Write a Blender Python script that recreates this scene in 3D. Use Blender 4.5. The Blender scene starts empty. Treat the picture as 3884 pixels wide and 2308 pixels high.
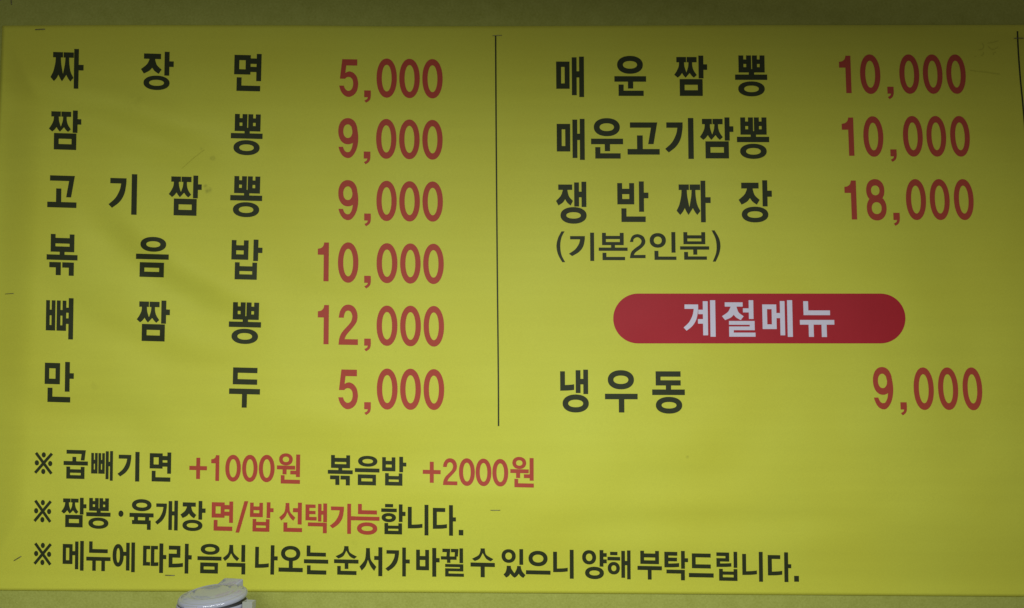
import bpy, bmesh, math, random
from mathutils import Vector, Matrix, noise
from mathutils.geometry import tessellate_polygon

random.seed(7)
scene = bpy.context.scene
R = math.radians

# ---------------------------------------------------------------- camera
IMG_W, IMG_H = 3884.0, 2308.0          # the photograph's own pixels, used to measure the print
FPX = 3400.0                           # focal length in those pixels
PITCH = R(3.5)
DIST = 1.224                           # camera to wall, metres
Z0 = 1.90                              # height of the picture's centre on the wall
CAM = Vector((0.0, -DIST, Z0 - DIST * math.tan(PITCH)))
cam_data = bpy.data.cameras.new("camera")
cam_data.sensor_width = 36.0
cam_data.lens = 36.0 * FPX / IMG_W
cam_data.clip_start = 0.02
cam_data.clip_end = 50.0
cam = bpy.data.objects.new("camera", cam_data)
cam.location = CAM
cam.rotation_euler = (R(90) + PITCH, 0, 0)
scene.collection.objects.link(cam)
scene.camera = cam

# ---------------------------------------------------------------- world and light (indoor)
world = bpy.data.worlds.new("World")
scene.world = world
world.use_nodes = True
bg = world.node_tree.nodes["Background"]
bg.inputs[0].default_value = (1.0, 0.94, 0.86, 1)
bg.inputs[1].default_value = 0.125

lamp_data = bpy.data.lights.new("ceiling_panel_light", 'AREA')
lamp_data.shape = 'RECTANGLE'
lamp_data.size = 1.15
lamp_data.size_y = 0.09
lamp_data.energy = 12.8
lamp_data.color = (0.97, 1.0, 0.97)
lamp = bpy.data.objects.new("ceiling_panel_light", lamp_data)
lamp.location = (-0.140, -0.905, Z0 + 0.129)
lamp.rotation_euler = Vector((-0.30, 1.0, -2.70)).to_track_quat('-Z', 'Y').to_euler()
scene.collection.objects.link(lamp)

scene.view_settings.view_transform = 'Standard'
scene.view_settings.look = 'None'
scene.view_settings.exposure = 0.0
scene.view_settings.gamma = 1.0
scene.view_settings.use_curve_mapping = False

# ---------------------------------------------------------------- helpers
COL = scene.collection


def smooth01(t):
    t = max(0.0, min(1.0, t))
    return t * t * (3 - 2 * t)


def interp(x, tab):
    if x <= tab[0][0]:
        return tab[0][1]
    for (a, va), (b, vb) in zip(tab, tab[1:]):
        if x <= b:
            return va + (vb - va) * (x - a) / (b - a)
    return tab[-1][1]


def on_wall(px, py):
    """point of the wall plane (y = 0) that was measured at a photo pixel -> (x, z)"""
    dx = (px - IMG_W / 2) / FPX
    dy = -(py - IMG_H / 2) / FPX
    fy = math.cos(PITCH) - dy * math.sin(PITCH)
    fz = math.sin(PITCH) + dy * math.cos(PITCH)
    t = DIST / fy
    return CAM.x + dx * t, CAM.z + fz * t


def seg_dist(px, py, pts):
    """signed offset from a polyline (px units) and position along it 0..1"""
    best = (1e9, 0.0, 0.0)
    n = len(pts) - 1
    for i in range(n):
        ax, ay = pts[i]
        bx, by = pts[i + 1]
        vx, vy = bx - ax, by - ay
        L2 = vx * vx + vy * vy
        t = max(0.0, min(1.0, ((px - ax) * vx + (py - ay) * vy) / L2))
        qx, qy = ax + vx * t, ay + vy * t
        d = math.hypot(px - qx, py - qy)
        if d < best[0]:
            best = (d, (i + t) / n, 0)
    return best[0], best[1]


# soft folds in the hung sheet: (polyline in photo px, half width px, height in metres)
FOLDS = [
    ([(-420, 240), (60, 285), (440, 375), (700, 465), (950, 545)], 60, 0.0026),
    ([(330, 690), (500, 850), (680, 1000), (860, 1095), (1120, 1175)], 66, 0.0022),
    ([(700, 250), (900, 420), (1120, 560)], 60, -0.0010),
    ([(60, 1000), (330, 1210), (640, 1360), (1000, 1440)], 60, -0.0012),
    ([(900, 1010), (1250, 1130), (1650, 1220)], 70, -0.0010),
    ([(-420, 345), (60, 400), (400, 485), (640, 560), (900, 640)], 60, -0.0028),
    ([(250, 760), (420, 930), (600, 1080), (780, 1180), (1050, 1260)], 70, -0.0026),
    ([(-100, 1480), (300, 1600), (700, 1640)], 80, -0.0012),
    ([(900, 1500), (1300, 1620), (1700, 1640)], 90, 0.0012),
    ([(1900, 2010), (2400, 1995), (3000, 1985), (3500, 1960)], 60, -0.0011),
    ([(1400, 1850), (1750, 1870), (2100, 1850)], 70, 0.0010),
    ([(2250, 1790), (2600, 1800), (2950, 1780)], 80, -0.0008),
    ([(150, 2180), (500, 2160), (900, 2175), (1500, 2190)], 55, 0.0012),
    ([(350, 80), (800, 420), (1050, 560)], 70, 0.0009),
    ([(3500, 300), (3650, 1100), (3700, 1900)], 160, -0.0016),
    ([(2000, 300), (2150, 800), (2120, 1300)], 150, 0.0010),
]


def bump(px, py):
    h = 0.0
    for pts, sig, amp in FOLDS:
        if px < min(p[0] for p in pts) - 4 * sig or px > max(p[0] for p in pts) + 4 * sig:
            continue
        d, t = seg_dist(px, py, pts)
        sig *= 0.72
        if d < 4 * sig:
            fade = smooth01(t / 0.3) * smooth01((1 - t) / 0.3)
            h += amp * fade * math.exp(-0.5 * (d / sig) ** 2)
    h *= 2.6
    h += 0.0032 * noise.noise(Vector((px / 620.0, py / 480.0, 3.1)))
    h += 0.0013 * noise.noise(Vector((px / 210.0, py / 170.0, 9.4)))
    return h


BASE = 0.0120                          # how far the sheet hangs off the wall


# outline of the sheet in photo px
LEFT = [(60, 10), (300, 1), (480, -8), (1200, -40), (2308, -90)]
TOPE = [(0, 98), (500, 95.5), (1150, 97), (1440, 100), (1900, 99.5), (2900, 96), (3884, 95), (4300, 95)]
BOTE = [(-80, 2240), (400, 2243), (1500, 2248), (2500, 2254), (3884, 2264), (4300, 2266)]
RIGHT = 4300.0


def on_sheet(px, py, lift=0.0):
    x, z = on_wall(px, py)
    edge = min(1.9 * (px - interp(py, LEFT)), py - interp(px, TOPE), interp(px, BOTE) - py, RIGHT - px)
    k = smooth01(edge / 330.0)         # pulled tight to the wall along its edges
    d0 = 0.0005 + k * (BASE - 0.0005)
    dep = d0 + (0.12 + 0.88 * k) * bump(px, py)
    if dep < 0.0018:                   # never behind the wall
        dep = 0.0006 + 0.0012 * math.exp((dep - 0.0018) / 0.0012)
    f = (DIST - dep) / DIST             # the print was measured through the lens, so it lies on the sheet, not on the wall behind
    x, z = CAM.x + (x - CAM.x) * f, CAM.z + (z - CAM.z) * f
    return Vector((x, -(dep + lift), z))


def link(o, parent=None):
    COL.objects.link(o)
    if parent is not None:
        o.parent = parent
        o.matrix_parent_inverse = Matrix.Identity(4)
    return o


def mesh_obj(name, bm, mat, parent=None, smooth=False):
    me = bpy.data.meshes.new(name)
    bm.to_mesh(me)
    bm.free()
    me.materials.append(mat)
    if smooth:
        for p in me.polygons:
            p.use_smooth = True
    return link(bpy.data.objects.new(name, me), parent)


# ---------------------------------------------------------------- materials
def new_mat(name):
    m = bpy.data.materials.new(name)
    m.use_nodes = True
    nt = m.node_tree
    return m, nt, nt.nodes["Principled BSDF"]


def N(nt, kind, **kw):
    n = nt.nodes.new(kind)
    for k, v in kw.items():
        setattr(n, k, v)
    return n


def print_mat(name, col, rough=0.56, spec=0.20, var=0.08, bumpy=0.02):
    """ink on vinyl: faint mottling plus the fabric's fine weave"""
    m, nt, b = new_mat(name)
    tc = N(nt, 'ShaderNodeTexCoord')
    n1 = N(nt, 'ShaderNodeTexNoise')
    n1.inputs['Scale'].default_value = 9
    n1.inputs['Detail'].default_value = 6
    n2 = N(nt, 'ShaderNodeTexNoise')
    n2.inputs['Scale'].default_value = 900
    n2.inputs['Detail'].default_value = 2
    nt.links.new(tc.outputs['Object'], n1.inputs['Vector'])
    nt.links.new(tc.outputs['Object'], n2.inputs['Vector'])
    add = N(nt, 'ShaderNodeMath', operation='ADD')
    nt.links.new(n1.outputs['Fac'], add.inputs[0])
    nt.links.new(n2.outputs['Fac'], add.inputs[1])
    mr = N(nt, 'ShaderNodeMapRange')
    mr.inputs['From Min'].default_value = 0.6
    mr.inputs['From Max'].default_value = 1.4
    mr.inputs['To Min'].default_value = 1 - var
    mr.inputs['To Max'].default_value = 1 + var
    nt.links.new(add.outputs[0], mr.inputs['Value'])
    vm = N(nt, 'ShaderNodeVectorMath', operation='SCALE')
    vm.inputs[0].default_value = col
    nt.links.new(mr.outputs[0], vm.inputs['Scale'])
    nt.links.new(vm.outputs[0], b.inputs['Base Color'])
    b.inputs['Roughness'].default_value = rough
    b.inputs['Specular IOR Level'].default_value = spec
    bp = N(nt, 'ShaderNodeBump')
    bp.inputs['Strength'].default_value = bumpy
    bp.inputs['Distance'].default_value = 0.001
    nt.links.new(n2.outputs['Fac'], bp.inputs['Height'])
    nt.links.new(bp.outputs[0], b.inputs['Normal'])
    return m


def banner_mat():
    m, nt, b = new_mat("yellow_vinyl")
    tc = N(nt, 'ShaderNodeTexCoord')
    big = N(nt, 'ShaderNodeTexNoise')
    big.inputs['Scale'].default_value = 5
    big.inputs['Detail'].default_value = 5
    fine = N(nt, 'ShaderNodeTexNoise')
    fine.inputs['Scale'].default_value = 620
    fine.inputs['Detail'].default_value = 3
    # printer banding: faint horizontal passes
    sc = N(nt, 'ShaderNodeMapping')
    sc.inputs['Scale'].default_value = (3.0, 1.0, 70.0)
    band = N(nt, 'ShaderNodeTexNoise')
    band.inputs['Scale'].default_value = 1.0
    band.inputs['Detail'].default_value = 2
    for t in (big, fine):
        nt.links.new(tc.outputs['Object'], t.inputs['Vector'])
    nt.links.new(tc.outputs['Object'], sc.inputs['Vector'])
    nt.links.new(sc.outputs[0], band.inputs['Vector'])
    ramp = N(nt, 'ShaderNodeMix', data_type='RGBA')
    ramp.inputs['A'].default_value = (0.562, 0.556, 0.046, 1)
    ramp.inputs['B'].default_value = (0.590, 0.640, 0.078, 1)
    nt.links.new(big.outputs['Fac'], ramp.inputs['Factor'])
    grain = N(nt, 'ShaderNodeMath', operation='MULTIPLY_ADD')     # the weave shows more than the printer's passes
    grain.inputs[1].default_value = 2.2
    grain.inputs[2].default_value = -0.6
    nt.links.new(fine.outputs['Fac'], grain.inputs[0])
    a1 = N(nt, 'ShaderNodeMath', operation='ADD')
    nt.links.new(grain.outputs[0], a1.inputs[0])
    nt.links.new(band.outputs['Fac'], a1.inputs[1])
    mr = N(nt, 'ShaderNodeMapRange')
    mr.inputs['From Min'].default_value = 0.6
    mr.inputs['From Max'].default_value = 1.4
    mr.inputs['To Min'].default_value = 0.97
    mr.inputs['To Max'].default_value = 1.03
    nt.links.new(a1.outputs[0], mr.inputs['Value'])
    vm = N(nt, 'ShaderNodeVectorMath', operation='SCALE')
    nt.links.new(ramp.outputs['Result'], vm.inputs[0])
    nt.links.new(mr.outputs[0], vm.inputs['Scale'])
    # grease spots and grubby finger marks, each where it sits on the sheet
    blot = N(nt, 'ShaderNodeTexNoise')
    blot.inputs['Scale'].default_value = 140
    blot.inputs['Detail'].default_value = 4
    nt.links.new(tc.outputs['Object'], blot.inputs['Vector'])
    acc = None
    for px, py, rad, k in [(86, 150, 17, .55), (62, 152, 16, .3), (816, 608, 16, .45), (800, 728, 20, .4), (790, 712, 12, .35),
                           (772, 574, 12, .4), (1947, 160, 13, .6), (1947, 2204, 9, .6), (4, 2122, 20, .6), (16, 2116, 12, .5),
                           (56, 862, 22, .18), (372, 1462, 20, .22), (60, 1145, 16, .22), (20, 862, 12, .25), (1862, 1146, 4, .5),
                           (1505, 1335, 4, .4), (3330, 215, 8, .3), (530, 400, 60, .10), (1350, 2060, 26, .12), (2600, 1730, 10, .2)]:
        x, z = on_wall(px, py)
        dn = N(nt, 'ShaderNodeVectorMath', operation='DISTANCE')
        # measure in the sheet's plane
        dn.inputs[1].default_value = (x, -BASE, z)
        nt.links.new(tc.outputs['Object'], dn.inputs[0])
        r = N(nt, 'ShaderNodeMapRange', interpolation_type='SMOOTHSTEP')
        r.inputs['From Min'].default_value = rad * 0.36e-3
        r.inputs['From Max'].default_value = 0.0
        r.inputs['To Max'].default_value = k * 1.5
        nt.links.new(dn.outputs['Value'], r.inputs['Value'])
        if acc is None:
            acc = r.outputs[0]
        else:
            mx = N(nt, 'ShaderNodeMath', operation='MAXIMUM')
            nt.links.new(acc, mx.inputs[0])
            nt.links.new(r.outputs[0], mx.inputs[1])
            acc = mx.outputs[0]
    bm_ = N(nt, 'ShaderNodeMapRange')
    bm_.inputs['From Min'].default_value = 0.35
    bm_.inputs['From Max'].default_value = 0.65
    nt.links.new(blot.outputs['Fac'], bm_.inputs['Value'])
    mul = N(nt, 'ShaderNodeMath', operation='MULTIPLY')
    nt.links.new(acc, mul.inputs[0])
    nt.links.new(bm_.outputs[0], mul.inputs[1])
    dirty = N(nt, 'ShaderNodeMix', data_type='RGBA')
    dirty.inputs['B'].default_value = (0.16, 0.17, 0.025, 1)
    nt.links.new(mul.outputs[0], dirty.inputs['Factor'])
    nt.links.new(vm.outputs[0], dirty.inputs['A'])
    nt.links.new(dirty.outputs['Result'], b.inputs['Base Color'])
    b.inputs['Roughness'].default_value = 0.56
    b.inputs['Specular IOR Level'].default_value = 0.22
    bp = N(nt, 'ShaderNodeBump')
    bp.inputs['Strength'].default_value = 0.06
    bp.inputs['Distance'].default_value = 0.001
    nt.links.new(fine.outputs['Fac'], bp.inputs['Height'])
    nt.links.new(bp.outputs[0], b.inputs['Normal'])
    return m


def wall_mat():
    m, nt, b = new_mat("mottled_wall_paint")
    tc = N(nt, 'ShaderNodeTexCoord')
    n1 = N(nt, 'ShaderNodeTexNoise')
    n1.inputs['Scale'].default_value = 45
    n1.inputs['Detail'].default_value = 8
    n1.inputs['Roughness'].default_value = 0.65
    n2 = N(nt, 'ShaderNodeTexNoise')
    n2.inputs['Scale'].default_value = 330
    n2.inputs['Detail'].default_value = 4
    nt.links.new(tc.outputs['Object'], n1.inputs['Vector'])
    nt.links.new(tc.outputs['Object'], n2.inputs['Vector'])
    a = N(nt, 'ShaderNodeMath', operation='ADD')
    nt.links.new(n1.outputs['Fac'], a.inputs[0])
    nt.links.new(n2.outputs['Fac'], a.inputs[1])
    mr = N(nt, 'ShaderNodeMapRange')
    mr.inputs['From Min'].default_value = 0.6
    mr.inputs['From Max'].default_value = 1.4
    nt.links.new(a.outputs[0], mr.inputs['Value'])
    mix = N(nt, 'ShaderNodeMix', data_type='RGBA')
    mix.inputs['A'].default_value = (0.302, 0.330, 0.060, 1)
    mix.inputs['B'].default_value = (0.418, 0.458, 0.112, 1)
    nt.links.new(mr.outputs[0], mix.inputs['Factor'])
    nt.links.new(mix.outputs['Result'], b.inputs['Base Color'])
    b.inputs['Roughness'].default_value = 0.8
    b.inputs['Specular IOR Level'].default_value = 0.08
    bp = N(nt, 'ShaderNodeBump')
    bp.inputs['Strength'].default_value = 0.25
    bp.inputs['Distance'].default_value = 0.002
    nt.links.new(n2.outputs['Fac'], bp.inputs['Height'])
    nt.links.new(bp.outputs[0], b.inputs['Normal'])
    return m


def plastic_mat(name, col, rough, spec=0.5, var=0.05, alpha=None):
    m, nt, b = new_mat(name)
    tc = N(nt, 'ShaderNodeTexCoord')
    n1 = N(nt, 'ShaderNodeTexNoise')
    n1.inputs['Scale'].default_value = 60
    n1.inputs['Detail'].default_value = 5
    nt.links.new(tc.outputs['Object'], n1.inputs['Vector'])
    mr = N(nt, 'ShaderNodeMapRange')
    mr.inputs['To Min'].default_value = 1 - var
    mr.inputs['To Max'].default_value = 1 + var
    nt.links.new(n1.outputs['Fac'], mr.inputs['Value'])
    vm = N(nt, 'ShaderNodeVectorMath', operation='SCALE')
    vm.inputs[0].default_value = col
    nt.links.new(mr.outputs[0], vm.inputs['Scale'])
    nt.links.new(vm.outputs[0], b.inputs['Base Color'])
    r2 = N(nt, 'ShaderNodeMapRange')
    r2.inputs['To Min'].default_value = rough * 0.8
    r2.inputs['To Max'].default_value = rough * 1.25
    nt.links.new(n1.outputs['Fac'], r2.inputs['Value'])
    nt.links.new(r2.outputs[0], b.inputs['Roughness'])
    b.inputs['Specular IOR Level'].default_value = spec
    return m


M_YELLOW = banner_mat()
M_WALL = wall_mat()
M_BLACK = print_mat("black_ink", (0.027, 0.035, 0.012))
M_RED = print_mat("red_ink", (0.410, 0.062, 0.037))
M_BADGE = print_mat("badge_red_ink", (0.395, 0.019, 0.030))
M_WHITE = print_mat("unprinted_white", (0.65, 0.63, 0.76))
M_PENCIL = print_mat("scuff_grey", (0.49, 0.50, 0.05), var=0.25)
M_STEEL = plastic_mat("staple_steel", (0.20, 0.19, 0.13), 0.4)
M_STEEL.node_tree.nodes["Principled BSDF"].inputs['Metallic'].default_value = 0.7
M_LID = plastic_mat("glossy_grey_plastic", (0.34, 0.36, 0.44), 0.09, 0.8)
M_BODY = plastic_mat("grey_plastic", (0.32, 0.335, 0.42), 0.25, 0.5)
M_GAP = plastic_mat("dark_gap_shade", (0.02, 0.02, 0.025), 0.5)  # near-black colour standing in for the shade under the lid
M_CLIP = plastic_mat("milky_plastic", (0.34, 0.36, 0.31), 0.25, 0.5)
M_COUNTER = plastic_mat("counter_laminate", (0.30, 0.29, 0.27), 0.5)

# ---------------------------------------------------------------- the wall
bm = bmesh.new()
vs = [bm.verts.new(v) for v in ((-1.6, 0, 0.6), (1.6, 0, 0.6), (1.6, 0, 3.0), (-1.6, 0, 3.0))]
bm.faces.new(vs)
wall = mesh_obj("wall", bm, M_WALL)
wall["kind"] = "structure"

# ---------------------------------------------------------------- the banner sheet
NX, NY = 320, 180
bm = bmesh.new()
grid = []
for j in range(NY + 1):
    row = []
    v = j / NY
    for i in range(NX + 1):
        u = i / NX
        lx = interp(98 + v * 2150, LEFT)
        px = lx + (RIGHT - lx) * u
        t, b_ = interp(px, TOPE), interp(px, BOTE)
        py = t + (b_ - t) * v
        row.append(bm.verts.new(on_sheet(px, py)))
    grid.append(row)
for j in range(NY):
    for i in range(NX):
        bm.faces.new((grid[j][i], grid[j + 1][i], grid[j + 1][i + 1], grid[j][i + 1]))
banner = mesh_obj("menu_banner", bm, M_YELLOW, smooth=True)
sol = banner.modifiers.new("thickness", 'SOLIDIFY')
sol.thickness = 0.0004
sol.offset = -1
banner["label"] = "yellow vinyl menu banner with black dish names and red prices stapled to wall"
banner["category"] = "menu banner"

# ---------------------------------------------------------------- glyph shapes
# A glyph is a list of flat pieces measured on an enlarged view; it is scaled into the box it fills on the sheet.
PIECES = []


def poly(*pts):
    PIECES.append([tuple(p) for p in pts])


def r(x0, y0, x1, y1):
    poly((x0, y0), (x1, y0), (x1, y1), (x0, y1))


def catmull(run, k=6):
    """smooth open run through its points, end points kept"""
    out = []
    n = len(run)
    for i in range(n - 1):
        p0 = run[i - 1] if i > 0 else run[i]
        p1, p2 = run[i], run[i + 1]
        p3 = run[i + 2] if i + 2 < n else run[i + 1]
        for s in range(k):
            t = s / k
            t2, t3 = t * t, t * t * t
            out.append(tuple(0.5 * (2 * p1[a] + (p2[a] - p0[a]) * t + (2 * p0[a] - 5 * p1[a] + 4 * p2[a] - p3[a]) * t2
                                    + (3 * p1[a] - p0[a] - 3 * p2[a] + p3[a]) * t3) for a in (0, 1)))
    return out


def sp(*pts):
    """closed outline; points with a third item are corners, the others are passed smoothly"""
    pts = list(pts)
    c = [i for i, p in enumerate(pts) if len(p) > 2]
    out = []
    for a, b in zip(c, c[1:] + [c[0] + len(pts)]):
        run = [pts[i % len(pts)][:2] for i in range(a, b + 1)]
        out += catmull(run) if len(run) > 2 else [run[0]]
    PIECES.append(out)


def spn(x0, y0, x1, y1, pts):
    sp(*[((x0 + (x1 - x0) * p[0], y0 + (y1 - y0) * p[1]) + tuple(p[2:])) for p in pts])


def o(x0, y0, x1, y1, tx, ty, e=2.15, n=44):
    """ring; its outer and inner edges are slightly squared ellipses"""
    cx, cy, rx, ry = (x0 + x1) / 2, (y0 + y1) / 2, (x1 - x0) / 2, (y1 - y0) / 2

    def pt(i, a, b):
        th = 2 * math.pi * i / n
        c, s = math.cos(th), math.sin(th)
        return cx + a * math.copysign(abs(c) ** (2 / e), c), cy + b * math.copysign(abs(s) ** (2 / e), s)
    for i in range(n):
        poly(pt(i, rx, ry), pt(i + 1, rx, ry), pt(i + 1, rx - tx, ry - ty), pt(i, rx - tx, ry - ty))
    PIECES.append('ring%d' % n)


def disc(cx, cy, rx, ry, n=24):
    poly(*[(cx + rx * math.cos(2 * math.pi * i / n), cy + ry * math.sin(2 * math.pi * i / n)) for i in range(n)])


def box(x0, y0, x1, y1, V=34, H=38):
    r(x0, y0, x1, y0 + H); r(x0, y1 - H, x1, y1)
    r(x0, y0 + H, x0 + V, y1 - H); r(x1 - V, y0 + H, x1, y1 - H)


def bb(x0, y0, x1, y1, V, ba, bz, bot):
    r(x0, y0, x0 + V, y1); r(x1 - V, y0, x1, y1)
    r(x0 + V, ba, x1 - V, bz); r(x0 + V, bot, x1 - V, y1)


def zj(x0, y0, x1, y1, H=38):
    h = H / (y1 - y0)
    W = x1 - x0
    r(x0 + .135 * W, y0, x0 + .96 * W, y0 + H)
    spn(x0, y0, x1, y1, [(.40, h, 1), (.38, h + .08), (.27, .55), (0, .78, 1), (.14, 1, 1), (.40, .86), (.54, .70, 1), (.66, .86),
                         (.86, 1, 1), (1, .78, 1), (.78, .58), (.69, h + .08), (.68, h, 1)])


def zzj(x0, y0, x1, y1, H=38):
    h = H / (y1 - y0)
    W = x1 - x0
    r(x0 + .10 * W, y0, x0 + .53 * W, y0 + H)
    r(x0 + .56 * W, y0, x0 + W, y0 + H)
    spn(x0, y0, x1, y1, [(.22, h, 1), (.20, h + .2), (.12, .66), (0, .86, 1), (.15, 1, 1), (.26, .9), (.345, .775, 1), (.42, .9), (.5, 1, 1),
                         (.60, .88), (.685, .775, 1), (.77, .9), (.87, 1, 1), (1, .87, 1), (.87, .66), (.81, h + .2), (.80, h, 1),
                         (.64, h, 1), (.62, h + .22), (.54, .75, 1), (.46, h + .22), (.44, h, 1)])


def ss(x0, y0, x1, y1, v=.115, cr=.52):
    spn(x0, y0, x1, y1, [(.50 - v, 0, 1), (.50 + v, 0, 1), (.50 + v + .01, .22), (.68, .52), (1, .82, 1), (.87, 1, 1), (.66, .80), (.50, cr, 1),
                         (.36, .80), (.13, 1, 1), (0, .82, 1), (.30, .54), (.50 - v - .01, .22)])


def gk(x0, y0, x1, y1, H=38):
    """curved giyeok"""
    h = H / (y1 - y0)
    spn(x0, y0, x1, y1, [(.08, 0, 1), (1, 0, 1), (.985, .22), (.88, .54), (.62, .80), (.20, 1, 1), (0, .88, 1), (.38, .67), (.62, .40), (.70, h, 1), (.08, h, 1)])


def gh(x0, y0, x1, y1, H, V, sl):
    """angled giyeok with a slightly slanted stem"""
    poly((x0, y0), (x1, y0), (x1 - sl, y1), (x1 - sl - V, y1), (x1 - V - sl * H / (y1 - y0), y0 + H), (x0, y0 + H))


def nn(x0, y0, x1, y1, V, H):
    r(x0, y0, x0 + V, y1); r(x0 + V, y1 - H, x1, y1)


def nf(x0, y0, x1, y1, V, H, up=9):
    """nieun whose foot sweeps up to the right"""
    sp((x0, y0, 1), (x0 + V, y0, 1), (x0 + V, y1 - H, 1), (x0 + V + .6 * (x1 - x0 - V), y1 - H - .4 * up), (x1, y1 - H - up, 1), (x1, y1 - up, 1),
       (x0 + .6 * (x1 - x0), y1 - .3 * up), (x0, y1, 1))


GLYPH = {}


def define(ch, fn):
    global PIECES
    PIECES = []
    fn()
    GLYPH[ch] = PIECES


D = define
D('짜', lambda: (zzj(355, 368, 519, 577), r(522, 342, 555, 627), r(555, 455, 590, 495)))
D('장', lambda: (zj(990, 378, 1138, 522), r(1158, 362, 1193, 533), r(1193, 430, 1224, 470), o(1010, 535, 1197, 638, 40, 30)))
D('면', lambda: (box(1645, 388, 1763, 527, 36, 37), r(1806, 378, 1841, 572), r(1763, 411, 1806, 450), r(1763, 471, 1806, 508), nn(1665, 548, 1836, 645, 35, 39)))
D('짬', lambda: (zzj(343, 785, 500, 930, 37), r(513, 775, 547, 935), r(547, 836, 573, 875), box(380, 940, 540, 1058, 34, 40)))


def ppong():
    bb(1648, 803, 1738, 925, 35, 832, 864, 887); bb(1745, 803, 1834, 925, 35, 832, 864, 887)
    r(1738, 900, 1745, 925); r(1720, 925, 1758, 940); r(1622, 940, 1851, 978); o(1643, 989, 1832, 1096, 42, 30)


D('뽕', ppong)
D('고', lambda: (gh(350, 1235, 527, 1390, 38, 35, 25), r(395, 1328, 432, 1425), r(333, 1425, 541, 1465)))
D('기', lambda: (gk(1153, 863, 1280, 1075), r(1318, 832, 1357, 1120)))
D('볶', lambda: (bb(355, 163, 524, 290, 34, 190, 230, 251), r(420, 290, 455, 310), r(327, 310, 548, 348), r(347, 364, 430, 402), r(394, 402, 430, 457),
                r(440, 364, 523, 402), r(487, 402, 523, 459)))
D('음', lambda: (o(985, 182, 1170, 288, 42, 31), r(955, 305, 1190, 343), box(983, 365, 1157, 470, 34, 38)))
D('밥', lambda: (bb(1625, 207, 1747, 346, 34, 243, 280, 308), r(1783, 200, 1818, 353), r(1818, 257, 1848, 295), bb(1652, 365, 1812, 487, 34, 392, 427, 450)))
D('뼈', lambda: (bb(322, 630, 389, 846, 27, 697, 738, 807), bb(399, 630, 467, 846, 27, 697, 738, 807), r(484, 611, 518, 906), r(467, 680, 484, 716), r(467, 756, 484, 796)))
D('만', lambda: (box(313, 1070, 422, 1222, 32, 39), r(458, 1060, 492, 1273), r(492, 1140, 521, 1180), nn(335, 1248, 498, 1350, 35, 39)))
D('두', lambda: (r(1635, 1102, 1811, 1140), r(1635, 1140, 1670, 1185), r(1635, 1185, 1811, 1223), r(1610, 1253, 1833, 1292), r(1704, 1292, 1740, 1388)))
D('매', lambda: (box(388, 435, 483, 627, 35, 38), r(499, 405, 533, 672), r(551, 400, 585, 685), r(533, 503, 551, 547)))
D('운', lambda: (o(817, 395, 1000, 521, 41, 36), r(797, 538, 1022, 577), r(893, 577, 930, 625), nn(826, 597, 1004, 677, 36, 37)))
D('쟁', lambda: (zj(387, 1300, 507, 1448), r(516, 1285, 550, 1455), r(568, 1280, 602, 1458), r(550, 1350, 568, 1390), o(418, 1459, 603, 1576, 41, 36)))
D('반', lambda: (bb(818, 1290, 938, 1440, 35, 1330, 1368, 1402), r(972, 1278, 1007, 1492), r(1007, 1357, 1039, 1397), nn(846, 1468, 1018, 1564, 36, 39)))
D('(', lambda: sp((152, 32, 1), (197, 32, 1), (150, 125), (133, 245), (150, 370), (203, 475, 1), (160, 475, 1), (100, 365), (77, 245), (100, 130)))
D(')', lambda: sp((2305, 18, 1), (2350, 18, 1), (2415, 130), (2435, 240), (2415, 350), (2360, 467, 1), (2315, 467, 1), (2365, 350), (2377, 240), (2360, 130)))
D('기 light', lambda: (gk(255, 100, 487, 388, 47), r(563, 50, 620, 457)))
D('본', lambda: (bb(732, 53, 1045, 230, 56, 97, 143, 185), r(862, 230, 918, 265), r(683, 265, 1100, 312), nn(737, 340, 1063, 446, 56, 47)))
D('인', lambda: (o(1415, 57, 1650, 267, 60, 50), r(1730, 42, 1788, 338), nn(1482, 312, 1800, 442, 58, 48)))
D('분', lambda: (bb(1900, 43, 2217, 217, 57, 88, 135, 175), r(1850, 247, 2272, 295), r(2040, 295, 2098, 367), nn(1907, 328, 2237, 440, 57, 48)))
D('2 light', lambda: sp((1130, 185, 1), (1180, 185, 1), (1190, 140), (1240, 117), (1285, 140), (1300, 178), (1275, 225), (1200, 280), (1148, 335), (1128, 417, 1),
                        (1357, 417, 1), (1357, 370, 1), (1187, 372, 1), (1215, 332), (1300, 270), (1347, 215), (1354, 160), (1322, 100), (1240, 72), (1165, 102)))
D('계', lambda: (gk(1097, 660, 1203, 845, 31), r(1236, 637, 1271, 877), r(1288, 630, 1325, 887), r(1203, 697, 1236, 728), r(1200, 763, 1236, 795)))
D('절', lambda: (zj(1368, 645, 1523, 770, 30), r(1560, 630, 1593, 762), r(1518, 687, 1560, 716), r(1417, 776, 1600, 803), r(1565, 803, 1600, 815),
                r(1417, 815, 1600, 841), r(1417, 841, 1450, 858), r(1417, 858, 1605, 887)))
D('메', lambda: (box(12, 660, 113, 833, 34, 33), r(113, 720, 139, 756), r(139, 636, 173, 877), r(191, 630, 228, 888)))
D('뉴', lambda: (nn(302, 637, 493, 735, 35, 33), r(274, 769, 522, 802), r(336, 802, 372, 888), r(429, 802, 466, 889)))
D('냉', lambda: (nf(231, 1130, 330, 1267, 34, 40, 6), r(341, 1122, 375, 1283), r(395, 1118, 429, 1290), r(375, 1183, 395, 1222), o(247, 1293, 433, 1420, 40, 37)))
D('우', lambda: (o(566, 1122, 752, 1257, 40, 38), r(545, 1288, 777, 1327), r(643, 1327, 682, 1420)))
D('동', lambda: (r(903, 1130, 1081, 1168), r(903, 1168, 938, 1193), r(903, 1193, 1081, 1230), r(975, 1230, 1012, 1258), r(877, 1258, 1110, 1297), o(902, 1310, 1090, 1428, 41, 36)))
D('0', lambda: o(980, 228, 1127, 511, 38, 45, 2.1, 56))
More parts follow.
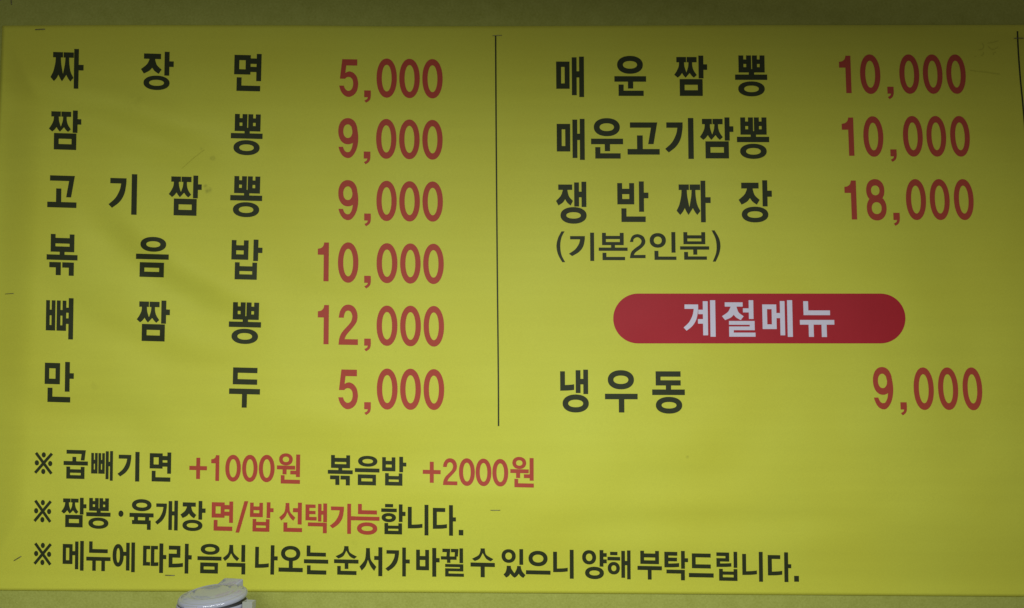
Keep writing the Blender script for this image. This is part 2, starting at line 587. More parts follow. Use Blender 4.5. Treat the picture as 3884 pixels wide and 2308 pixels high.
D('1', lambda: sp((120, 347, 1), (180, 332), (222, 290), (237, 230, 1), (323, 230, 1), (323, 943, 1), (230, 943, 1), (230, 457, 1), (120, 457, 1)))
D('2', lambda: sp((505, 460, 1), (598, 460, 1), (605, 405), (630, 350), (674, 328), (722, 350), (748, 405), (750, 455), (732, 522), (685, 590), (600, 685), (545, 765),
                  (515, 855), (505, 957, 1), (855, 957, 1), (855, 853, 1), (613, 853, 1), (645, 780), (700, 710), (785, 605), (832, 525), (846, 425), (825, 325),
                  (768, 248), (680, 218), (592, 248), (528, 345)))
D('5', lambda: sp((303, 150, 1), (697, 150, 1), (697, 318, 1), (408, 318, 1), (385, 520, 1), (440, 490), (515, 480), (610, 525), (690, 630), (722, 770), (722, 860),
                  (690, 1000), (605, 1115), (475, 1168), (360, 1125), (270, 1010), (225, 865, 1), (348, 865, 1), (370, 930), (415, 985), (475, 1003), (540, 970),
                  (582, 890), (592, 790), (575, 700), (530, 645), (475, 627), (420, 640), (375, 678, 1), (243, 678, 1)))
D('8', lambda: (o(465, 48, 795, 430, 88, 108), o(465, 330, 823, 747, 89, 108)))
D('9', lambda: (o(493, 210, 845, 692, 92, 116),
                sp((668, 210, 1), (762, 250), (830, 365), (860, 540), (850, 700), (808, 830), (740, 920), (668, 945), (590, 915), (532, 840), (497, 740, 1), (580, 740, 1),
                   (605, 800), (638, 830), (668, 836), (708, 822), (748, 745), (765, 635, 1), (775, 560), (753, 450, 1), (735, 370, 1), (700, 333, 1))))
D(',', lambda: sp((970, 840, 1), (1083, 840, 1), (1083, 960), (1060, 1030), (1003, 1075, 1), (972, 1035, 1), (1018, 1006), (1033, 970, 1), (970, 970, 1)))


def ref_mark():
    for a, b in (((150, 118), (400, 448)), ((405, 124), (140, 440))):
        v = Vector((b[0] - a[0], b[1] - a[1])).normalized()
        n = Vector((-v.y, v.x)) * 23
        poly((a[0] + n.x, a[1] + n.y), (b[0] + n.x, b[1] + n.y), (b[0] - n.x, b[1] - n.y), (a[0] - n.x, a[1] - n.y))
    disc(275, 148, 33, 42); disc(166, 278, 34, 42); disc(379, 285, 34, 42); disc(270, 415, 33, 42)


D('※', ref_mark)
D('곱', lambda: (gh(632, 70, 940, 235, 62, 60, 20), r(727, 180, 788, 250), r(587, 250, 975, 315), bb(632, 338, 922, 532, 60, 380, 436, 474)))
D('빼', lambda: (bb(1022, 120, 1125, 450, 43, 229, 293, 385), bb(1137, 120, 1240, 450, 43, 229, 293, 385), r(1255, 88, 1302, 535), r(1323, 83, 1370, 558), r(1302, 255, 1323, 328)))
D('+', lambda: (r(1415, 248, 1570, 284), r(1476, 175, 1510, 248), r(1476, 284, 1510, 362)))
D('원', lambda: (o(18, 137, 138, 243, 32, 29), r(0, 245, 160, 279), r(50, 279, 85, 322), r(118, 288, 168, 321), r(168, 145, 203, 343), nn(35, 330, 204, 403, 33, 35)))
D('·', lambda: disc(822, 662, 22, 28))
D('육', lambda: (o(915, 534, 1088, 640, 38, 32), r(895, 657, 1107, 693), r(935, 693, 970, 720), r(1033, 693, 1068, 720), r(918, 720, 1083, 755), r(1050, 755, 1083, 803)))
D('개', lambda: (gk(1118, 573, 1220, 760, 31), r(1235, 550, 1267, 805), r(1286, 545, 1318, 808), r(1267, 640, 1286, 676)))
D('/', lambda: poly((1893, 552), (1928, 552), (1850, 828), (1817, 828)))
D('선', lambda: (ss(20, 568, 162, 724), r(140, 612, 183, 648), r(183, 563, 218, 755), nn(58, 740, 222, 822, 34, 35)))
D('택', lambda: (r(248, 582, 282, 722), r(282, 582, 336, 612), r(282, 638, 336, 667), r(282, 691, 346, 722), r(358, 575, 388, 730), r(404, 570, 437, 735), r(388, 635, 404, 669),
                r(270, 740, 436, 773), r(402, 773, 436, 832)))
D('가', lambda: (gk(460, 600, 583, 793, 33), r(612, 573, 645, 838), r(645, 682, 680, 718)))
D('능', lambda: (nn(705, 577, 870, 667, 33, 35), r(680, 688, 892, 722), o(697, 738, 873, 847, 39, 33)))
D('합', lambda: (r(940, 577, 1010, 606), r(907, 617, 1042, 648), o(910, 657, 1035, 737, 35, 27), r(1060, 578, 1092, 733), r(1092, 643, 1118, 680), bb(935, 745, 1088, 843, 32, 767, 794, 812)))
D('니', lambda: (nf(1138, 603, 1265, 793, 34, 34), r(1283, 582, 1317, 851)))
D('다', lambda: (r(1355, 612, 1463, 647), nf(1355, 647, 1478, 797, 35, 35), r(1496, 585, 1530, 854), r(1530, 692, 1556, 728)))
D('.', lambda: r(1580, 803, 1620, 851))
D('에', lambda: (o(748, 925, 846, 1125, 34, 36), r(843, 992, 867, 1028), r(867, 912, 898, 1157), r(913, 908, 945, 1170)))
D('따', lambda: (r(1012, 940, 1043, 1116), r(1043, 940, 1075, 971), r(1043, 1084, 1075, 1116), r(1081, 940, 1112, 1118), r(1112, 940, 1143, 971), nf(1112, 1086, 1148, 1118, 2, 32, 3),
                r(1156, 917, 1190, 1178), r(1190, 1018, 1217, 1055)))
D('라', lambda: (r(1235, 940, 1338, 975), r(1305, 975, 1338, 1010), r(1235, 1010, 1338, 1045), nf(1235, 1045, 1362, 1133, 34, 34), r(1377, 920, 1410, 1183), r(1410, 1020, 1438, 1058)))
D('식', lambda: (ss(1705, 932, 1850, 1075), r(1868, 930, 1902, 1080), r(1740, 1090, 1905, 1125), r(1871, 1125, 1905, 1190)))
D('나', lambda: (nf(1985, 950, 2107, 1136, 33, 34), r(2122, 933, 2155, 1192), r(2155, 1030, 2185, 1066)))
D('오', lambda: (o(35, 940, 205, 1075, 36, 32), r(105, 1070, 140, 1133), r(15, 1133, 228, 1170)))
D('는', lambda: (nn(258, 938, 427, 1033, 33, 34), r(235, 1060, 448, 1095), nn(262, 1113, 432, 1192, 32, 37)))
D('순', lambda: (ss(510, 942, 697, 1053, .10, .36), r(497, 1060, 710, 1094), r(590, 1094, 622, 1143), nn(525, 1118, 693, 1195, 31, 35)))
D('서', lambda: (ss(718, 960, 865, 1160), r(846, 1028, 882, 1063), r(882, 950, 917, 1205)))
D('바', lambda: (bb(1210, 975, 1322, 1155, 33, 1030, 1065, 1120), r(1350, 957, 1385, 1210), r(1385, 1045, 1414, 1083)))
D('뀔', lambda: (gh(1438, 966, 1507, 1033, 30, 29, 5), gh(1513, 966, 1578, 1033, 30, 29, 5), r(1425, 1033, 1562, 1062), r(1478, 1062, 1508, 1090), r(1587, 960, 1618, 1090),
                r(1462, 1100, 1620, 1126), r(1590, 1126, 1620, 1138), r(1462, 1138, 1620, 1163), r(1462, 1163, 1492, 1183), r(1462, 1183, 1625, 1210)))
D('수', lambda: (ss(1695, 962, 1882, 1075, .10, .36), r(1682, 1088, 1894, 1124), r(1770, 1124, 1806, 1216)))
D('있', lambda: (o(1952, 970, 2075, 1090, 33, 29), r(2107, 967, 2140, 1105),
                spn(1968, 1116, 2160, 1220, [(.15, 0, 1), (.14, .25), (.09, .55), (0, .74, 1), (.12, 1, 1), (.24, .86), (.315, .66, 1), (.41, .88), (.51, 1, 1), (.61, .86), (.69, .66, 1),
                                             (.79, .88), (.90, 1, 1), (1, .76, 1), (.87, .5), (.80, .2), (.79, 0, 1), (.62, 0, 1), (.60, .25), (.50, .62, 1), (.36, .25), (.335, 0, 1)])))
D('으', lambda: (o(10, 975, 175, 1110, 36, 33), r(-12, 1147, 200, 1182)))
D('양', lambda: (o(472, 970, 593, 1095, 33, 30), r(623, 967, 656, 1112), r(656, 993, 685, 1026), r(656, 1048, 685, 1082), o(497, 1114, 660, 1222, 37, 32)))
D('해', lambda: (r(713, 985, 777, 1014), r(690, 1029, 800, 1060), o(692, 1073, 797, 1182, 31, 29), r(810, 975, 842, 1210), r(860, 970, 890, 1222), r(842, 1062, 860, 1099)))
D('부', lambda: (bb(973, 975, 1135, 1090, 33, 998, 1033, 1058), r(948, 1108, 1160, 1143), r(1037, 1143, 1070, 1226)))
D('탁', lambda: (r(1180, 985, 1293, 1018), nf(1180, 1018, 1308, 1121, 35, 34, 6), r(1215, 1035, 1290, 1067), r(1325, 975, 1358, 1130), r(1358, 1038, 1386, 1072),
                r(1197, 1140, 1357, 1173), r(1323, 1173, 1357, 1231)))
D('드', lambda: (r(1417, 998, 1581, 1032), r(1417, 1032, 1450, 1093), r(1417, 1093, 1581, 1128), r(1390, 1170, 1605, 1207)))
D('립', lambda: (r(1628, 990, 1740, 1021), r(1707, 1021, 1740, 1040), r(1628, 1040, 1740, 1069), nf(1628, 1069, 1758, 1117, 32, 31, 5), r(1778, 982, 1810, 1122),
                bb(1650, 1133, 1810, 1236, 33, 1155, 1183, 1205)))

# windows of enlarged views: origin and scale, so boxes can be given as they were read off
WIN = {'A': (0, 0, 1.855), 'B': (900, 0, 1.855), 'C': (1900, 0, 1.855), 'D': (2884, 0, 1.855), 'E': (0, 800, 1.855), 'F': (900, 800, 1.855),
       'G': (2000, 800, 1.855), 'H': (2884, 800, 1.855), 'I': (100, 1660, 2.29), 'J': (1050, 1660, 2.29), 'K': (2000, 1660, 2.271), 'L': (2090, 870, 3.785), 'M': (100, 1690, 4.163)}
LEAN = [(0, -.012), (300, -.016), (1000, -.026), (1300, -.006), (1700, .003), (2300, .008), (2900, .020), (3200, .036), (3500, .046), (3884, .07)]
SLOPE = [(0, .032), (1000, .024), (1500, .014), (1900, .008), (2200, .002), (3884, .0)]


def flat_pieces(ch):
    return [p for p in GLYPH[ch] if not isinstance(p, str)]


def glyph_bbox(ch):
    xs = [q[0] for p in flat_pieces(ch) for q in p]
    ys = [q[1] for p in flat_pieces(ch) for q in p]
    return min(xs), min(ys), max(xs), max(ys)


def lettering(name, mat, parent, items, lift=0.00022, label=None):
    """one printed word: an Empty with one thin mesh per character lying on the sheet; items: (glyph, window, box or None)"""
    word = bpy.data.objects.new(name, None)
    word.empty_display_size = 0.01
    link(word, parent)
    if label:
        word["label"] = label
    for it in items:
        ch, w = it[0], it[1]
        gb = glyph_bbox(ch)
        bx = it[2] if len(it) > 2 else gb
        ox, oy, s = WIN[w]
        X0, Y0, X1, Y1 = ox + bx[0] / s, oy + bx[1] / s, ox + bx[2] / s, oy + bx[3] / s
        cx, cy = (X0 + X1) / 2, (Y0 + Y1) / 2
        lean, slope = interp(cx, LEAN), interp(cx, SLOPE)
        if cy > 1650:
            slope = interp(cx, [(0, .026), (3884, .016)])
            lean *= 0.7
        W, H = X1 - X0, Y1 - Y0
        w2 = max(W * .5, W - abs(lean) * H * .8)
        h2 = max(H * .5, H - abs(slope) * W * .8)
        seq = GLYPH[ch]
        ringset = set()
        for i, p in enumerate(seq):
            if isinstance(p, str):
                ringset.update(range(i - int(p[4:]), i))
        bm = bmesh.new()
        xa, xb, ya, yb = 1e9, -1e9, 1e9, -1e9
        cur = 0
        prev_ring = False
        for i, p in enumerate(seq):
            if isinstance(p, str):
                prev_ring = False
                continue
            # pieces that could overlap get a hair of height each; the segments of one ring share theirs
            if not (i in ringset and prev_ring):
                cur += 1
            prev_ring = i in ringset
            vs = []
            for (x, y) in p:
                u = (x - gb[0]) / (gb[2] - gb[0]) - .5
                v = (y - gb[1]) / (gb[3] - gb[1]) - .5
                qx, qy = cx + u * w2, cy + v * h2
                qx, qy = qx + lean * (qy - cy), qy + slope * (qx - cx)
                vs.append(bm.verts.new((qx, qy, cur * 0.000012)))
                xa, xb, ya, yb = min(xa, qx), max(xb, qx), min(ya, qy), max(yb, qy)
            if len(vs) == 4:
                bm.faces.new(vs)
            else:
                for tri in tessellate_polygon([[Vector((q.co.x, q.co.y, 0)) for q in vs]]):
                    bm.faces.new([vs[k] for k in tri])
        bmesh.ops.remove_doubles(bm, verts=bm.verts[:], dist=1e-6)
        finish_print(bm, (xa, xb, ya, yb), lift)
        kind = "numeral" if ch[0] in "0123456789" else "punctuation_mark" if ch in ",.·/()+※" else "letter"
        mesh_obj(kind, bm, mat, word)
    return word


def finish_print(bm, ext, lift, step=34.0):
    """cut the flat shapes finely enough to follow the sheet's folds, then lay them on it"""
    xa, xb, ya, yb = ext
    bmesh.ops.triangulate(bm, faces=[f for f in bm.faces if len(f.verts) > 4])
    for axis, a, b in ((0, xa, xb), (1, ya, yb)):
        n = int((b - a) / step)
        for i in range(1, n + 1):
            co = [0, 0, 0]
            co[axis] = a + i * (b - a) / (n + 1)
            no = [0, 0, 0]
            no[axis] = 1
            bmesh.ops.bisect_plane(bm, geom=bm.verts[:] + bm.edges[:] + bm.faces[:], plane_co=co, plane_no=no)
    for v in bm.verts:
        v.co = on_sheet(v.co.x, v.co.y, lift + v.co.z)
    bm.normal_update()
    flip = [f for f in bm.faces if f.normal.y > 0]
    bmesh.ops.reverse_faces(bm, faces=flip)


def strip(bm, pts, width, z=0.0):
    """printed or scuffed line as a ribbon of quads in photo px"""
    prev = None
    n = len(pts)
    for i, p in enumerate(pts):
        a = pts[max(0, i - 1)]
        b = pts[min(n - 1, i + 1)]
        v = Vector((b[0] - a[0], b[1] - a[1])).normalized()
        w = width[i] if isinstance(width, (list, tuple)) else width
        nx, ny = -v.y * w / 2, v.x * w / 2
        cur = (bm.verts.new((p[0] + nx, p[1] + ny, z)), bm.verts.new((p[0] - nx, p[1] - ny, z)))
        if prev:
            bm.faces.new((prev[0], cur[0], cur[1], prev[1]))
        prev = cur


def ribbon(name, mat, parent, runs, width, lift=0.0002, label=None):
    bm = bmesh.new()
    for k, pts in enumerate(runs):
        strip(bm, catmull(pts) + [pts[-1]] if len(pts) > 2 else pts, width, k * 0.00001)
    xs = [p[0] for q in runs for p in q]
    ys = [p[1] for q in runs for p in q]
    finish_print(bm, (min(xs), max(xs), min(ys), max(ys)), lift)
    ob = mesh_obj(name, bm, mat, parent)
    if label:
        ob["label"] = label
    return ob


# ---------------------------------------------------------------- the print: dish names and prices
def item(words, label):
    lettering("dish_name", M_BLACK, banner, words, label=label)


def price(glyphs, win, boxes, label):
    lettering("price", M_RED, banner, [(g, win, b) for g, b in zip(glyphs, boxes)], label=label)


item([('짜', 'A'), ('장', 'A'), ('면', 'A')], "black lettering 짜장면 in the top left row")
item([('짬', 'A'), ('뽕', 'A')], "black lettering 짬뽕 in the second left row")
item([('고', 'A'), ('기', 'A', (763, 1223, 966, 1513)), ('짬', 'A', (1185, 1233, 1421, 1521)), ('뽕', 'A', (1618, 1240, 1848, 1532))], "black lettering 고기짬뽕 in the third left row")
item([('볶', 'E'), ('음', 'E'), ('밥', 'E')], "black lettering 볶음밥 in the fourth left row")
item([('뼈', 'E'), ('짬', 'E', (960, 628, 1197, 921)), ('뽕', 'E', (1608, 643, 1840, 940))], "black lettering 뼈짬뽕 in the fifth left row")
item([('만', 'E'), ('두', 'E')], "black lettering 만두 in the sixth left row")
item([('매', 'C'), ('운', 'C'), ('짬', 'C', (1218, 393, 1453, 677)), ('뽕', 'C', (1645, 392, 1875, 680))], "black lettering 매운짬뽕 in the top right row")
item([('매', 'C', (392, 838, 590, 1127)), ('운', 'C', (633, 833, 860, 1118)), ('고', 'C', (889, 863, 1117, 1090)), ('기', 'C'),
      ('짬', 'C', (1398, 828, 1638, 1117)), ('뽕', 'C', (1658, 828, 1889, 1120))], "black lettering 매운고기짬뽕 in the second right row")
item([('쟁', 'C'), ('반', 'C'), ('짜', 'C', (1233, 1273, 1477, 1566)), ('장', 'C', (1670, 1270, 1909, 1567))], "black lettering 쟁반짜장 in the third right row")
item([('냉', 'G'), ('우', 'G'), ('동', 'G')], "black lettering 냉우동 below the red badge")
lettering("serving_note", M_BLACK, banner, [('(', 'L'), ('기 light', 'L'), ('본', 'L'), ('2 light', 'L'), ('인', 'L'), ('분', 'L'), (')', 'L')],
          label="small black lettering (기본2인분)")

Z5, Z6 = '5,000', '10,000'
price('5,000', 'B', [(717, 418, 852, 685), (893, 638, 940, 725), (980, 413, 1123, 690), (1140, 415, 1284, 693), (1302, 417, 1445, 695)], "red price 5,000 in the top left row")
price('9,000', 'B', [(710, 832, 852, 1115), (890, 1068, 937, 1158), (977, 838, 1120, 1120), (1139, 842, 1283, 1123), (1302, 845, 1445, 1126)], "red price 9,000 in the second left row")
price('9,000', 'B', [(710, 1268, 852, 1552), (893, 1504, 940, 1594), (979, 1273, 1122, 1558), (1140, 1276, 1285, 1561), (1303, 1278, 1447, 1562)], "red price 9,000 in the third left row")
price('10,000', 'F', [(565, 223, 645, 497), (708, 222, 853, 508), (893, 458, 940, 548), (980, 228, 1127, 511), (1146, 230, 1290, 514), (1308, 232, 1453, 517)], "red price 10,000 in the fourth left row")
price('12,000', 'F', [(565, 663, 645, 940), (713, 660, 850, 945), (893, 900, 940, 990), (980, 667, 1127, 952), (1146, 668, 1292, 955), (1311, 670, 1455, 957)], "red price 12,000")
price('5,000', 'F', [(710, 1117, 850, 1398), (893, 1347, 940, 1438), (982, 1110, 1128, 1400), (1146, 1111, 1292, 1402), (1311, 1114, 1456, 1403)], "red price 5,000 in the sixth left row")
price('10,000', 'D', [(552, 394, 641, 657), (697, 385, 848, 663), (893, 612, 940, 700), (973, 385, 1122, 662), (1138, 385, 1286, 662), (1302, 385, 1450, 662)], "red price 10,000 in the top right row")
price('10,000', 'D', [(571, 829, 661, 1098), (720, 820, 869, 1105), (914, 1053, 961, 1141), (998, 818, 1147, 1104), (1163, 818, 1312, 1104), (1329, 818, 1479, 1104)], "red price 10,000 in the second right row")
price('18,000', 'D', [(590, 1272, 680, 1546), (742, 1262, 890, 1553), (935, 1499, 983, 1591), (1019, 1262, 1170, 1550), (1186, 1262, 1337, 1550), (1355, 1262, 1506, 1550)], "red price 18,000")
price('9,000', 'H', [(789, 1100, 939, 1398), (985, 1348, 1033, 1440), (1073, 1103, 1225, 1402), (1244, 1103, 1397, 1402), (1416, 1103, 1567, 1404)], "red price 9,000 below the red badge")

# ---------------------------------------------------------------- the red badge
bm = bmesh.new()
bx0, by0, bx1, by1 = 2326, 1114.5, 3434, 1303.5
rad = (by1 - by0) / 2
cyb = (by0 + by1) / 2
ring = []
for i in range(33):
    a = math.pi / 2 + math.pi * i / 32
    ring.append((bx0 + rad + rad * math.cos(a), cyb - rad * math.sin(a)))
for i in range(33):
    a = -math.pi / 2 + math.pi * i / 32
    ring.append((bx1 - rad + rad * math.cos(a), cyb - rad * math.sin(a)))
bm.faces.new([bm.verts.new((x, y, 0)) for x, y in ring])
finish_print(bm, (bx0, bx1, by0, by1), 0.00020)
badge = mesh_obj("heading_badge", bm, M_BADGE, banner)
badge["label"] = "red rounded badge with white heading"
lettering("heading_text", M_WHITE, badge, [('계', 'G'), ('절', 'G'), ('메', 'H'), ('뉴', 'H')], lift=0.00036, label="white lettering 계절메뉴")

# ---------------------------------------------------------------- ruled lines
ribbon("divider_line", M_BLACK, banner, [[(1880, 137), (1882, 500), (1886, 1000), (1890, 1400), (1891, 1617)]], 5.6, label="thin black line between the two columns")
ribbon("divider_line", M_BLACK, banner, [[(3859, 119), (3862, 190), (3870, 300), (3884, 450), (3910, 800), (3948, 1617)]], 6.0, label="thin black line at the right edge of the picture")

# ---------------------------------------------------------------- the notes
def note(col, words, label):
    lettering("note_text", col, banner, words, label=label)


note(M_BLACK, [('※', 'M'), ('곱', 'M'), ('빼', 'M'), ('기', 'I', (791, 122, 984, 383)), ('면', 'I', (1070, 127, 1259, 385))], "black lettering ※ 곱빼기 면")
note(M_RED, [('+', 'I'), ('1', 'I', (1604, 153, 1677, 378)), ('0', 'I', (1727, 150, 1865, 385)), ('0', 'I', (1873, 150, 2010, 388)), ('0', 'I', (2018, 150, 2158, 390)), ('원', 'J')], "red lettering +1000원")
note(M_BLACK, [('볶', 'J', (443, 152, 660, 417)), ('음', 'J', (678, 158, 892, 417)), ('밥', 'J', (915, 165, 1125, 420))], "small black lettering 볶음밥 in the first note")
note(M_RED, [('+', 'J', (1268, 210, 1423, 395)), ('2', 'J', (1443, 180, 1568, 415)), ('0', 'J', (1582, 180, 1720, 422)), ('0', 'J', (1727, 183, 1864, 424)),
             ('0', 'J', (1872, 186, 2010, 427)), ('원', 'J', (2028, 168, 2232, 435))], "red lettering +2000원")
note(M_BLACK, [('※', 'I', (62, 540, 222, 742)), ('짬', 'I', (303, 520, 523, 782)), ('뽕', 'I', (520, 525, 733, 795)), ('·', 'I'), ('육', 'I'), ('개', 'I'), ('장', 'I', (1337, 548, 1558, 815))], "black lettering ※ 짬뽕·육개장")
note(M_RED, [('면', 'I', (1608, 553, 1797, 812)), ('/', 'I'), ('밥', 'I', (1940, 560, 2148, 820)), ('선', 'J'), ('택', 'J'), ('가', 'J'), ('능', 'J')], "red lettering 면/밥 선택가능")
note(M_BLACK, [('합', 'J'), ('니', 'J'), ('다', 'J'), ('.', 'J')], "black lettering 합니다.")
note(M_BLACK, [('※', 'I', (62, 912, 222, 1113)), ('메', 'I', (315, 895, 500, 1157)), ('뉴', 'I', (520, 902, 733, 1162)), ('에', 'I'), ('따', 'I'), ('라', 'I'),
               ('음', 'I', (1485, 922, 1697, 1183)), ('식', 'I'), ('나', 'I'), ('오', 'J'), ('는', 'J'), ('순', 'J'), ('서', 'J'), ('가', 'J', (943, 953, 1155, 1208)),
               ('바', 'J'), ('뀔', 'J'), ('수', 'J'), ('있', 'J'), ('으', 'K'), ('니', 'K', (222, 965, 400, 1217)), ('양', 'K'), ('해', 'K'), ('부', 'K'), ('탁', 'K'),
               ('드', 'K'), ('립', 'K'), ('니', 'K', (1850, 983, 2030, 1243)), ('다', 'K', (2070, 987, 2275, 1246)), ('.', 'K', (2298, 1192, 2340, 1243))],
     "black lettering ※ 메뉴에 따라 음식 나오는 순서가 바뀔 수 있으니 양해 부탁드립니다.")

# ---------------------------------------------------------------- scuffs on the vinyl
ribbon("scuff_mark", M_PENCIL, banner, [[(690, 640), (735, 600), (775, 570)]], 3.0)


def hp(x, y):                           # read off the 3.71x view of the upper right corner
    return 3584 + x / 3.71, y / 3.71


ribbon("scuff_mark", M_PENCIL, banner, [
    [hp(605, 610), hp(680, 598), hp(752, 575)],
    [hp(610, 655), hp(645, 688), hp(690, 698), hp(735, 675), hp(745, 655)],
    [hp(520, 605), hp(545, 650), hp(525, 695), hp(470, 705)],
    [hp(540, 735), hp(540, 770), hp(505, 785)],
    [hp(680, 775), hp(685, 748), hp(715, 738)],
    [hp(415, 800), hp(440, 795)]], 3.2, label="faint scratched scribble near the top right corner")
ribbon("scuff_mark", M_PENCIL, banner, [[hp(350, 990), hp(450, 1005), hp(560, 1015), hp(690, 1035), hp(770, 1045)]], 3.6)

# ---------------------------------------------------------------- staples
def staple(px0, py0, px1, py1, label, on_banner=True, wire=1.6):
    """wire crown pressed on the sheet, its two legs bent into it"""
    S = 0.36e-3
    rr = wire * S / 2
    a = on_sheet(px0, py0, rr * 1.2) if on_banner else Vector((on_wall(px0, py0)[0], -rr * 1.2, on_wall(px0, py0)[1]))
    b = on_sheet(px1, py1, rr * 1.2) if on_banner else Vector((on_wall(px1, py1)[0], -rr * 1.2, on_wall(px1, py1)[1]))
    back = Vector((0, 0.0025, 0))
    d = (b - a).normalized()
    path = [a + back, a + Vector((0, 0.0003, 0)), a + d * rr * 1.5, a.lerp(b, .5) + Vector((0, -rr * .3, 0)), b - d * rr * 1.5, b + Vector((0, 0.0003, 0)), b + back]
    up = d.cross(Vector((0, 1, 0))).normalized()
    bm = bmesh.new()
    rings = []
    for i, p in enumerate(path):
        t = (path[min(i + 1, len(path) - 1)] - path[max(i - 1, 0)]).normalized()
        s = up
        w = t.cross(s).normalized()
        rings.append([bm.verts.new(p + (s * math.cos(k * math.pi / 4) + w * math.sin(k * math.pi / 4)) * rr) for k in range(8)])
    for q0, q1 in zip(rings, rings[1:]):
        for k in range(8):
            bm.faces.new((q0[k], q0[(k + 1) % 8], q1[(k + 1) % 8], q1[k]))
    bm.faces.new(rings[0]); bm.faces.new(rings[-1])
    bmesh.ops.recalc_face_normals(bm, faces=bm.faces[:])
    ob = mesh_obj("staple", bm, M_STEEL, smooth=True)
    ob["label"] = label
    ob["category"] = "staple"
    ob["group"] = "staples holding the banner"
    return ob


staple(135, 114, 170, 112, "brown metal staple at the banner's top left corner", wire=3.6)
staple(1869, 137, 1903, 135, "metal staple across the top end of the middle divider line", wire=2.4)
staple(3847, 146.5, 3881, 146, "metal staple across the top end of the right divider line", wire=3.0)
staple(20, 1116, 52, 1114, "metal staple near the banner's left edge at mid height", wire=2.2)
staple(54, 2127, 80, 2111, "slanted metal staple near the banner's lower left edge", wire=3.2)
staple(1861, 1936, 1897, 1936, "metal staple alone on the yellow right of the second note line", wire=2.4)
staple(627, 2182, 662, 2183, "metal staple above the grey lidded canister", wire=3.0)
staple(43, 1, 44, 18, "short upright metal staple in the wall above the banner", on_banner=False, wire=3.0)

# ---------------------------------------------------------------- the grey canister with its hinged lid
def ray_point(px, py, y):
    dx = (px - IMG_W / 2) / FPX
    dy = -(py - IMG_H / 2) / FPX
    d = Vector((dx, math.cos(PITCH) - dy * math.sin(PITCH), math.sin(PITCH) + dy * math.cos(PITCH)))
    t = (y - CAM.y) / d.y
    return CAM + d * t


CY = -0.115
top = ray_point(807, 2250, CY)
can = bpy.data.objects.new("lidded_canister", None)
can.empty_display_size = 0.03
BODY_H = 0.150
can.location = (top.x, CY, top.z - BODY_H)
can["label"] = "pale grey plastic canister with glossy hinged lid below the banner"
can["category"] = "canister"
link(can)


def lathe(profile, n=144, cz=0.0, cap_last=True):
    bm = bmesh.new()
    rings = []
    for rad_, z in profile:
        if rad_ < 1e-6:
            rings.append([bm.verts.new((0, 0, z + cz))])
        else:
            rings.append([bm.verts.new((rad_ * math.cos(2 * math.pi * i / n), rad_ * math.sin(2 * math.pi * i / n), z + cz)) for i in range(n)])
    for a, b in zip(rings, rings[1:]):
        for i in range(n):
            j = (i + 1) % n
            if len(a) == 1 and len(b) == 1:
                continue
            if len(b) == 1:
                bm.faces.new((a[i], a[j], b[0]))
            elif len(a) == 1:
                bm.faces.new((a[0], b[j], b[i]))
            else:
                bm.faces.new((a[i], a[j], b[j], b[i]))
    return bm


def bevel_box(name, mat, parent, size, loc, rot=(0, 0, 0), bev=0.001, shape=None):
    bm = bmesh.new()
    bmesh.ops.create_cube(bm, size=1.0)
    for v in bm.verts:
        v.co = Vector((v.co.x * size[0], v.co.y * size[1], v.co.z * size[2]))
        if shape:
            v.co = shape(v.co)
    bmesh.ops.bevel(bm, geom=bm.edges[:], offset=bev, segments=3, affect='EDGES', profile=0.5)
    ob = mesh_obj(name, mat=mat, bm=bm, parent=parent, smooth=True)
    ob.location = loc
    ob.rotation_euler = rot
    return ob


RC = 0.0405
TILT = Matrix.Rotation(R(-2.5), 4, 'Y')       # the lid stands a touch higher on its hinge side
body = mesh_obj("body", lathe([(0, 0), (RC * .90, 0), (RC * .93, .002), (RC * .985, BODY_H * .5), (RC * .99, BODY_H - .016), (RC * 1.015, BODY_H - .0150), (RC * 1.03, BODY_H - .0138),
                               (RC * 1.03, BODY_H - .0118), (RC * 1.015, BODY_H - .0105), (RC * .985, BODY_H - .0102), (RC * .97, BODY_H - .011), (RC * .955, BODY_H - .016), (RC * .6, BODY_H - .02), (0, BODY_H - .02)]), M_BODY, can, True)
lid_gap_shade = mesh_obj("lid_gap_shade", lathe([(RC * .965, BODY_H - .0155), (RC * .965, BODY_H - .0065), (RC * .90, BODY_H - .006), (0, BODY_H - .006)]), M_GAP, can, True)  # dark insert that paints the shaded gap between lid and body
lid_bm = lathe([(0, -.0062), (RC * .955, -.0062), (RC * .985, -.0068), (RC * 1.0, -.0062), (RC * 1.008, -.0045), (RC * 1.0, -.0028), (RC * .965, -.0014), (RC * .93, -.0008), (RC * .915, -.0011),
                (RC * .90, -.0006), (RC * .82, .0008), (RC * .74, .0017), (RC * .68, .0022), (RC * .665, .0017), (RC * .65, .0019), (RC * .4, .0021), (0, .0022)])
lid = mesh_obj("lid", lid_bm, M_LID, can, True)
lid.location = (0, 0, BODY_H)
lid.rotation_euler = (R(4.0), R(-3.0), 0)
# thumb tab on the front lip
tab = bevel_box("thumb_tab", M_LID, lid, (.0165, .007, .0036), (-.0125, -RC * .965, -.0040), (R(-8), 0, R(-17)), 0.0012)
# hinge housing at the back right: a wedge with a flat top
HX, HY = .0060, .0335


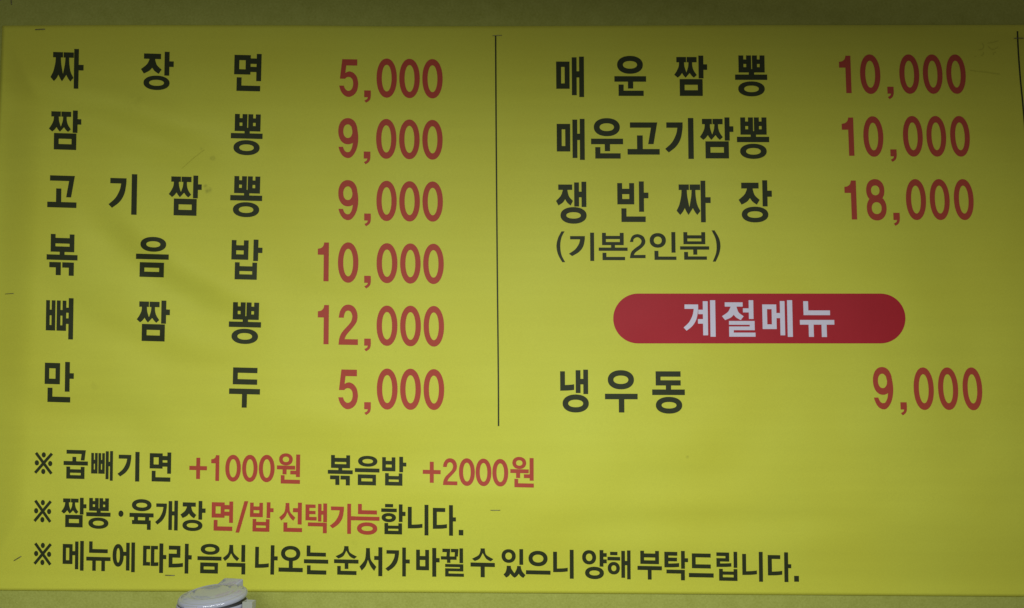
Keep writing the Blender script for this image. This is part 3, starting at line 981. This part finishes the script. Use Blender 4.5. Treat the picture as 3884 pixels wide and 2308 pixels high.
def wedge(co):
    # front end lower and narrower than the back
    f = 0.5 - co.y / .030
    if co.z > 0:
        co.z -= .0085 * max(0, f)
    return Vector((co.x * (1 - .12 * f), co.y, co.z))


hinge = bevel_box("hinge_housing", M_LID, can, (.029, .030, .0150), (HX, HY, BODY_H - .0010), (0, R(-2), R(-20)), 0.0016, wedge)
pin = bevel_box("hinge_pin", M_BODY, can, (.034, .0045, .0045), (HX + .0025, HY + .008, BODY_H - .006), (0, 0, R(-20)), 0.0018)
# small open holder clipped to the right-hand side
cl = bmesh.new()
w, d, h, t = .0125, .0110, .0092, .0010
outer = [(-w / 2, -d / 2), (w / 2, -d / 2), (w / 2, d / 2), (-w / 2, d / 2)]
inner = [(-w / 2 + t, -d / 2 + t), (w / 2 - t, -d / 2 + t), (w / 2 - t, d / 2 - t), (-w / 2 + t, d / 2 - t)]
ob_ = [cl.verts.new((x, y, 0)) for x, y in outer]
ot = [cl.verts.new((x, y, h)) for x, y in outer]
it_ = [cl.verts.new((x, y, h)) for x, y in inner]
ib = [cl.verts.new((x, y, t)) for x, y in inner]
for i in range(4):
    j = (i + 1) % 4
    cl.faces.new((ob_[i], ob_[j], ot[j], ot[i]))
    cl.faces.new((ot[i], ot[j], it_[j], it_[i]))
    cl.faces.new((it_[i], it_[j], ib[j], ib[i]))
cl.faces.new(ob_[::-1]); cl.faces.new(ib)
bmesh.ops.recalc_face_normals(cl, faces=cl.faces[:])
bmesh.ops.bevel(cl, geom=cl.edges[:], offset=0.0002, segments=1, affect='EDGES')
holder = mesh_obj("side_holder", cl, M_CLIP, can)
holder.location = (RC + .0068, -.010, BODY_H - .0160)
holder.rotation_euler = (0, 0, R(-8))
holder["label"] = "small milky open holder on the canister's right side"

# the counter it stands on, below the picture
bm = bmesh.new()
bmesh.ops.create_cube(bm, size=1.0)
cz = can.location.z
for v in bm.verts:
    v.co = Vector((v.co.x * 2.4, -0.1515 + v.co.y * 0.30, cz - 0.0205 + v.co.z * 0.04))
bmesh.ops.bevel(bm, geom=bm.edges[:], offset=0.003, segments=2, affect='EDGES')
counter = mesh_obj("counter_top", bm, M_COUNTER)
counter["kind"] = "structure"
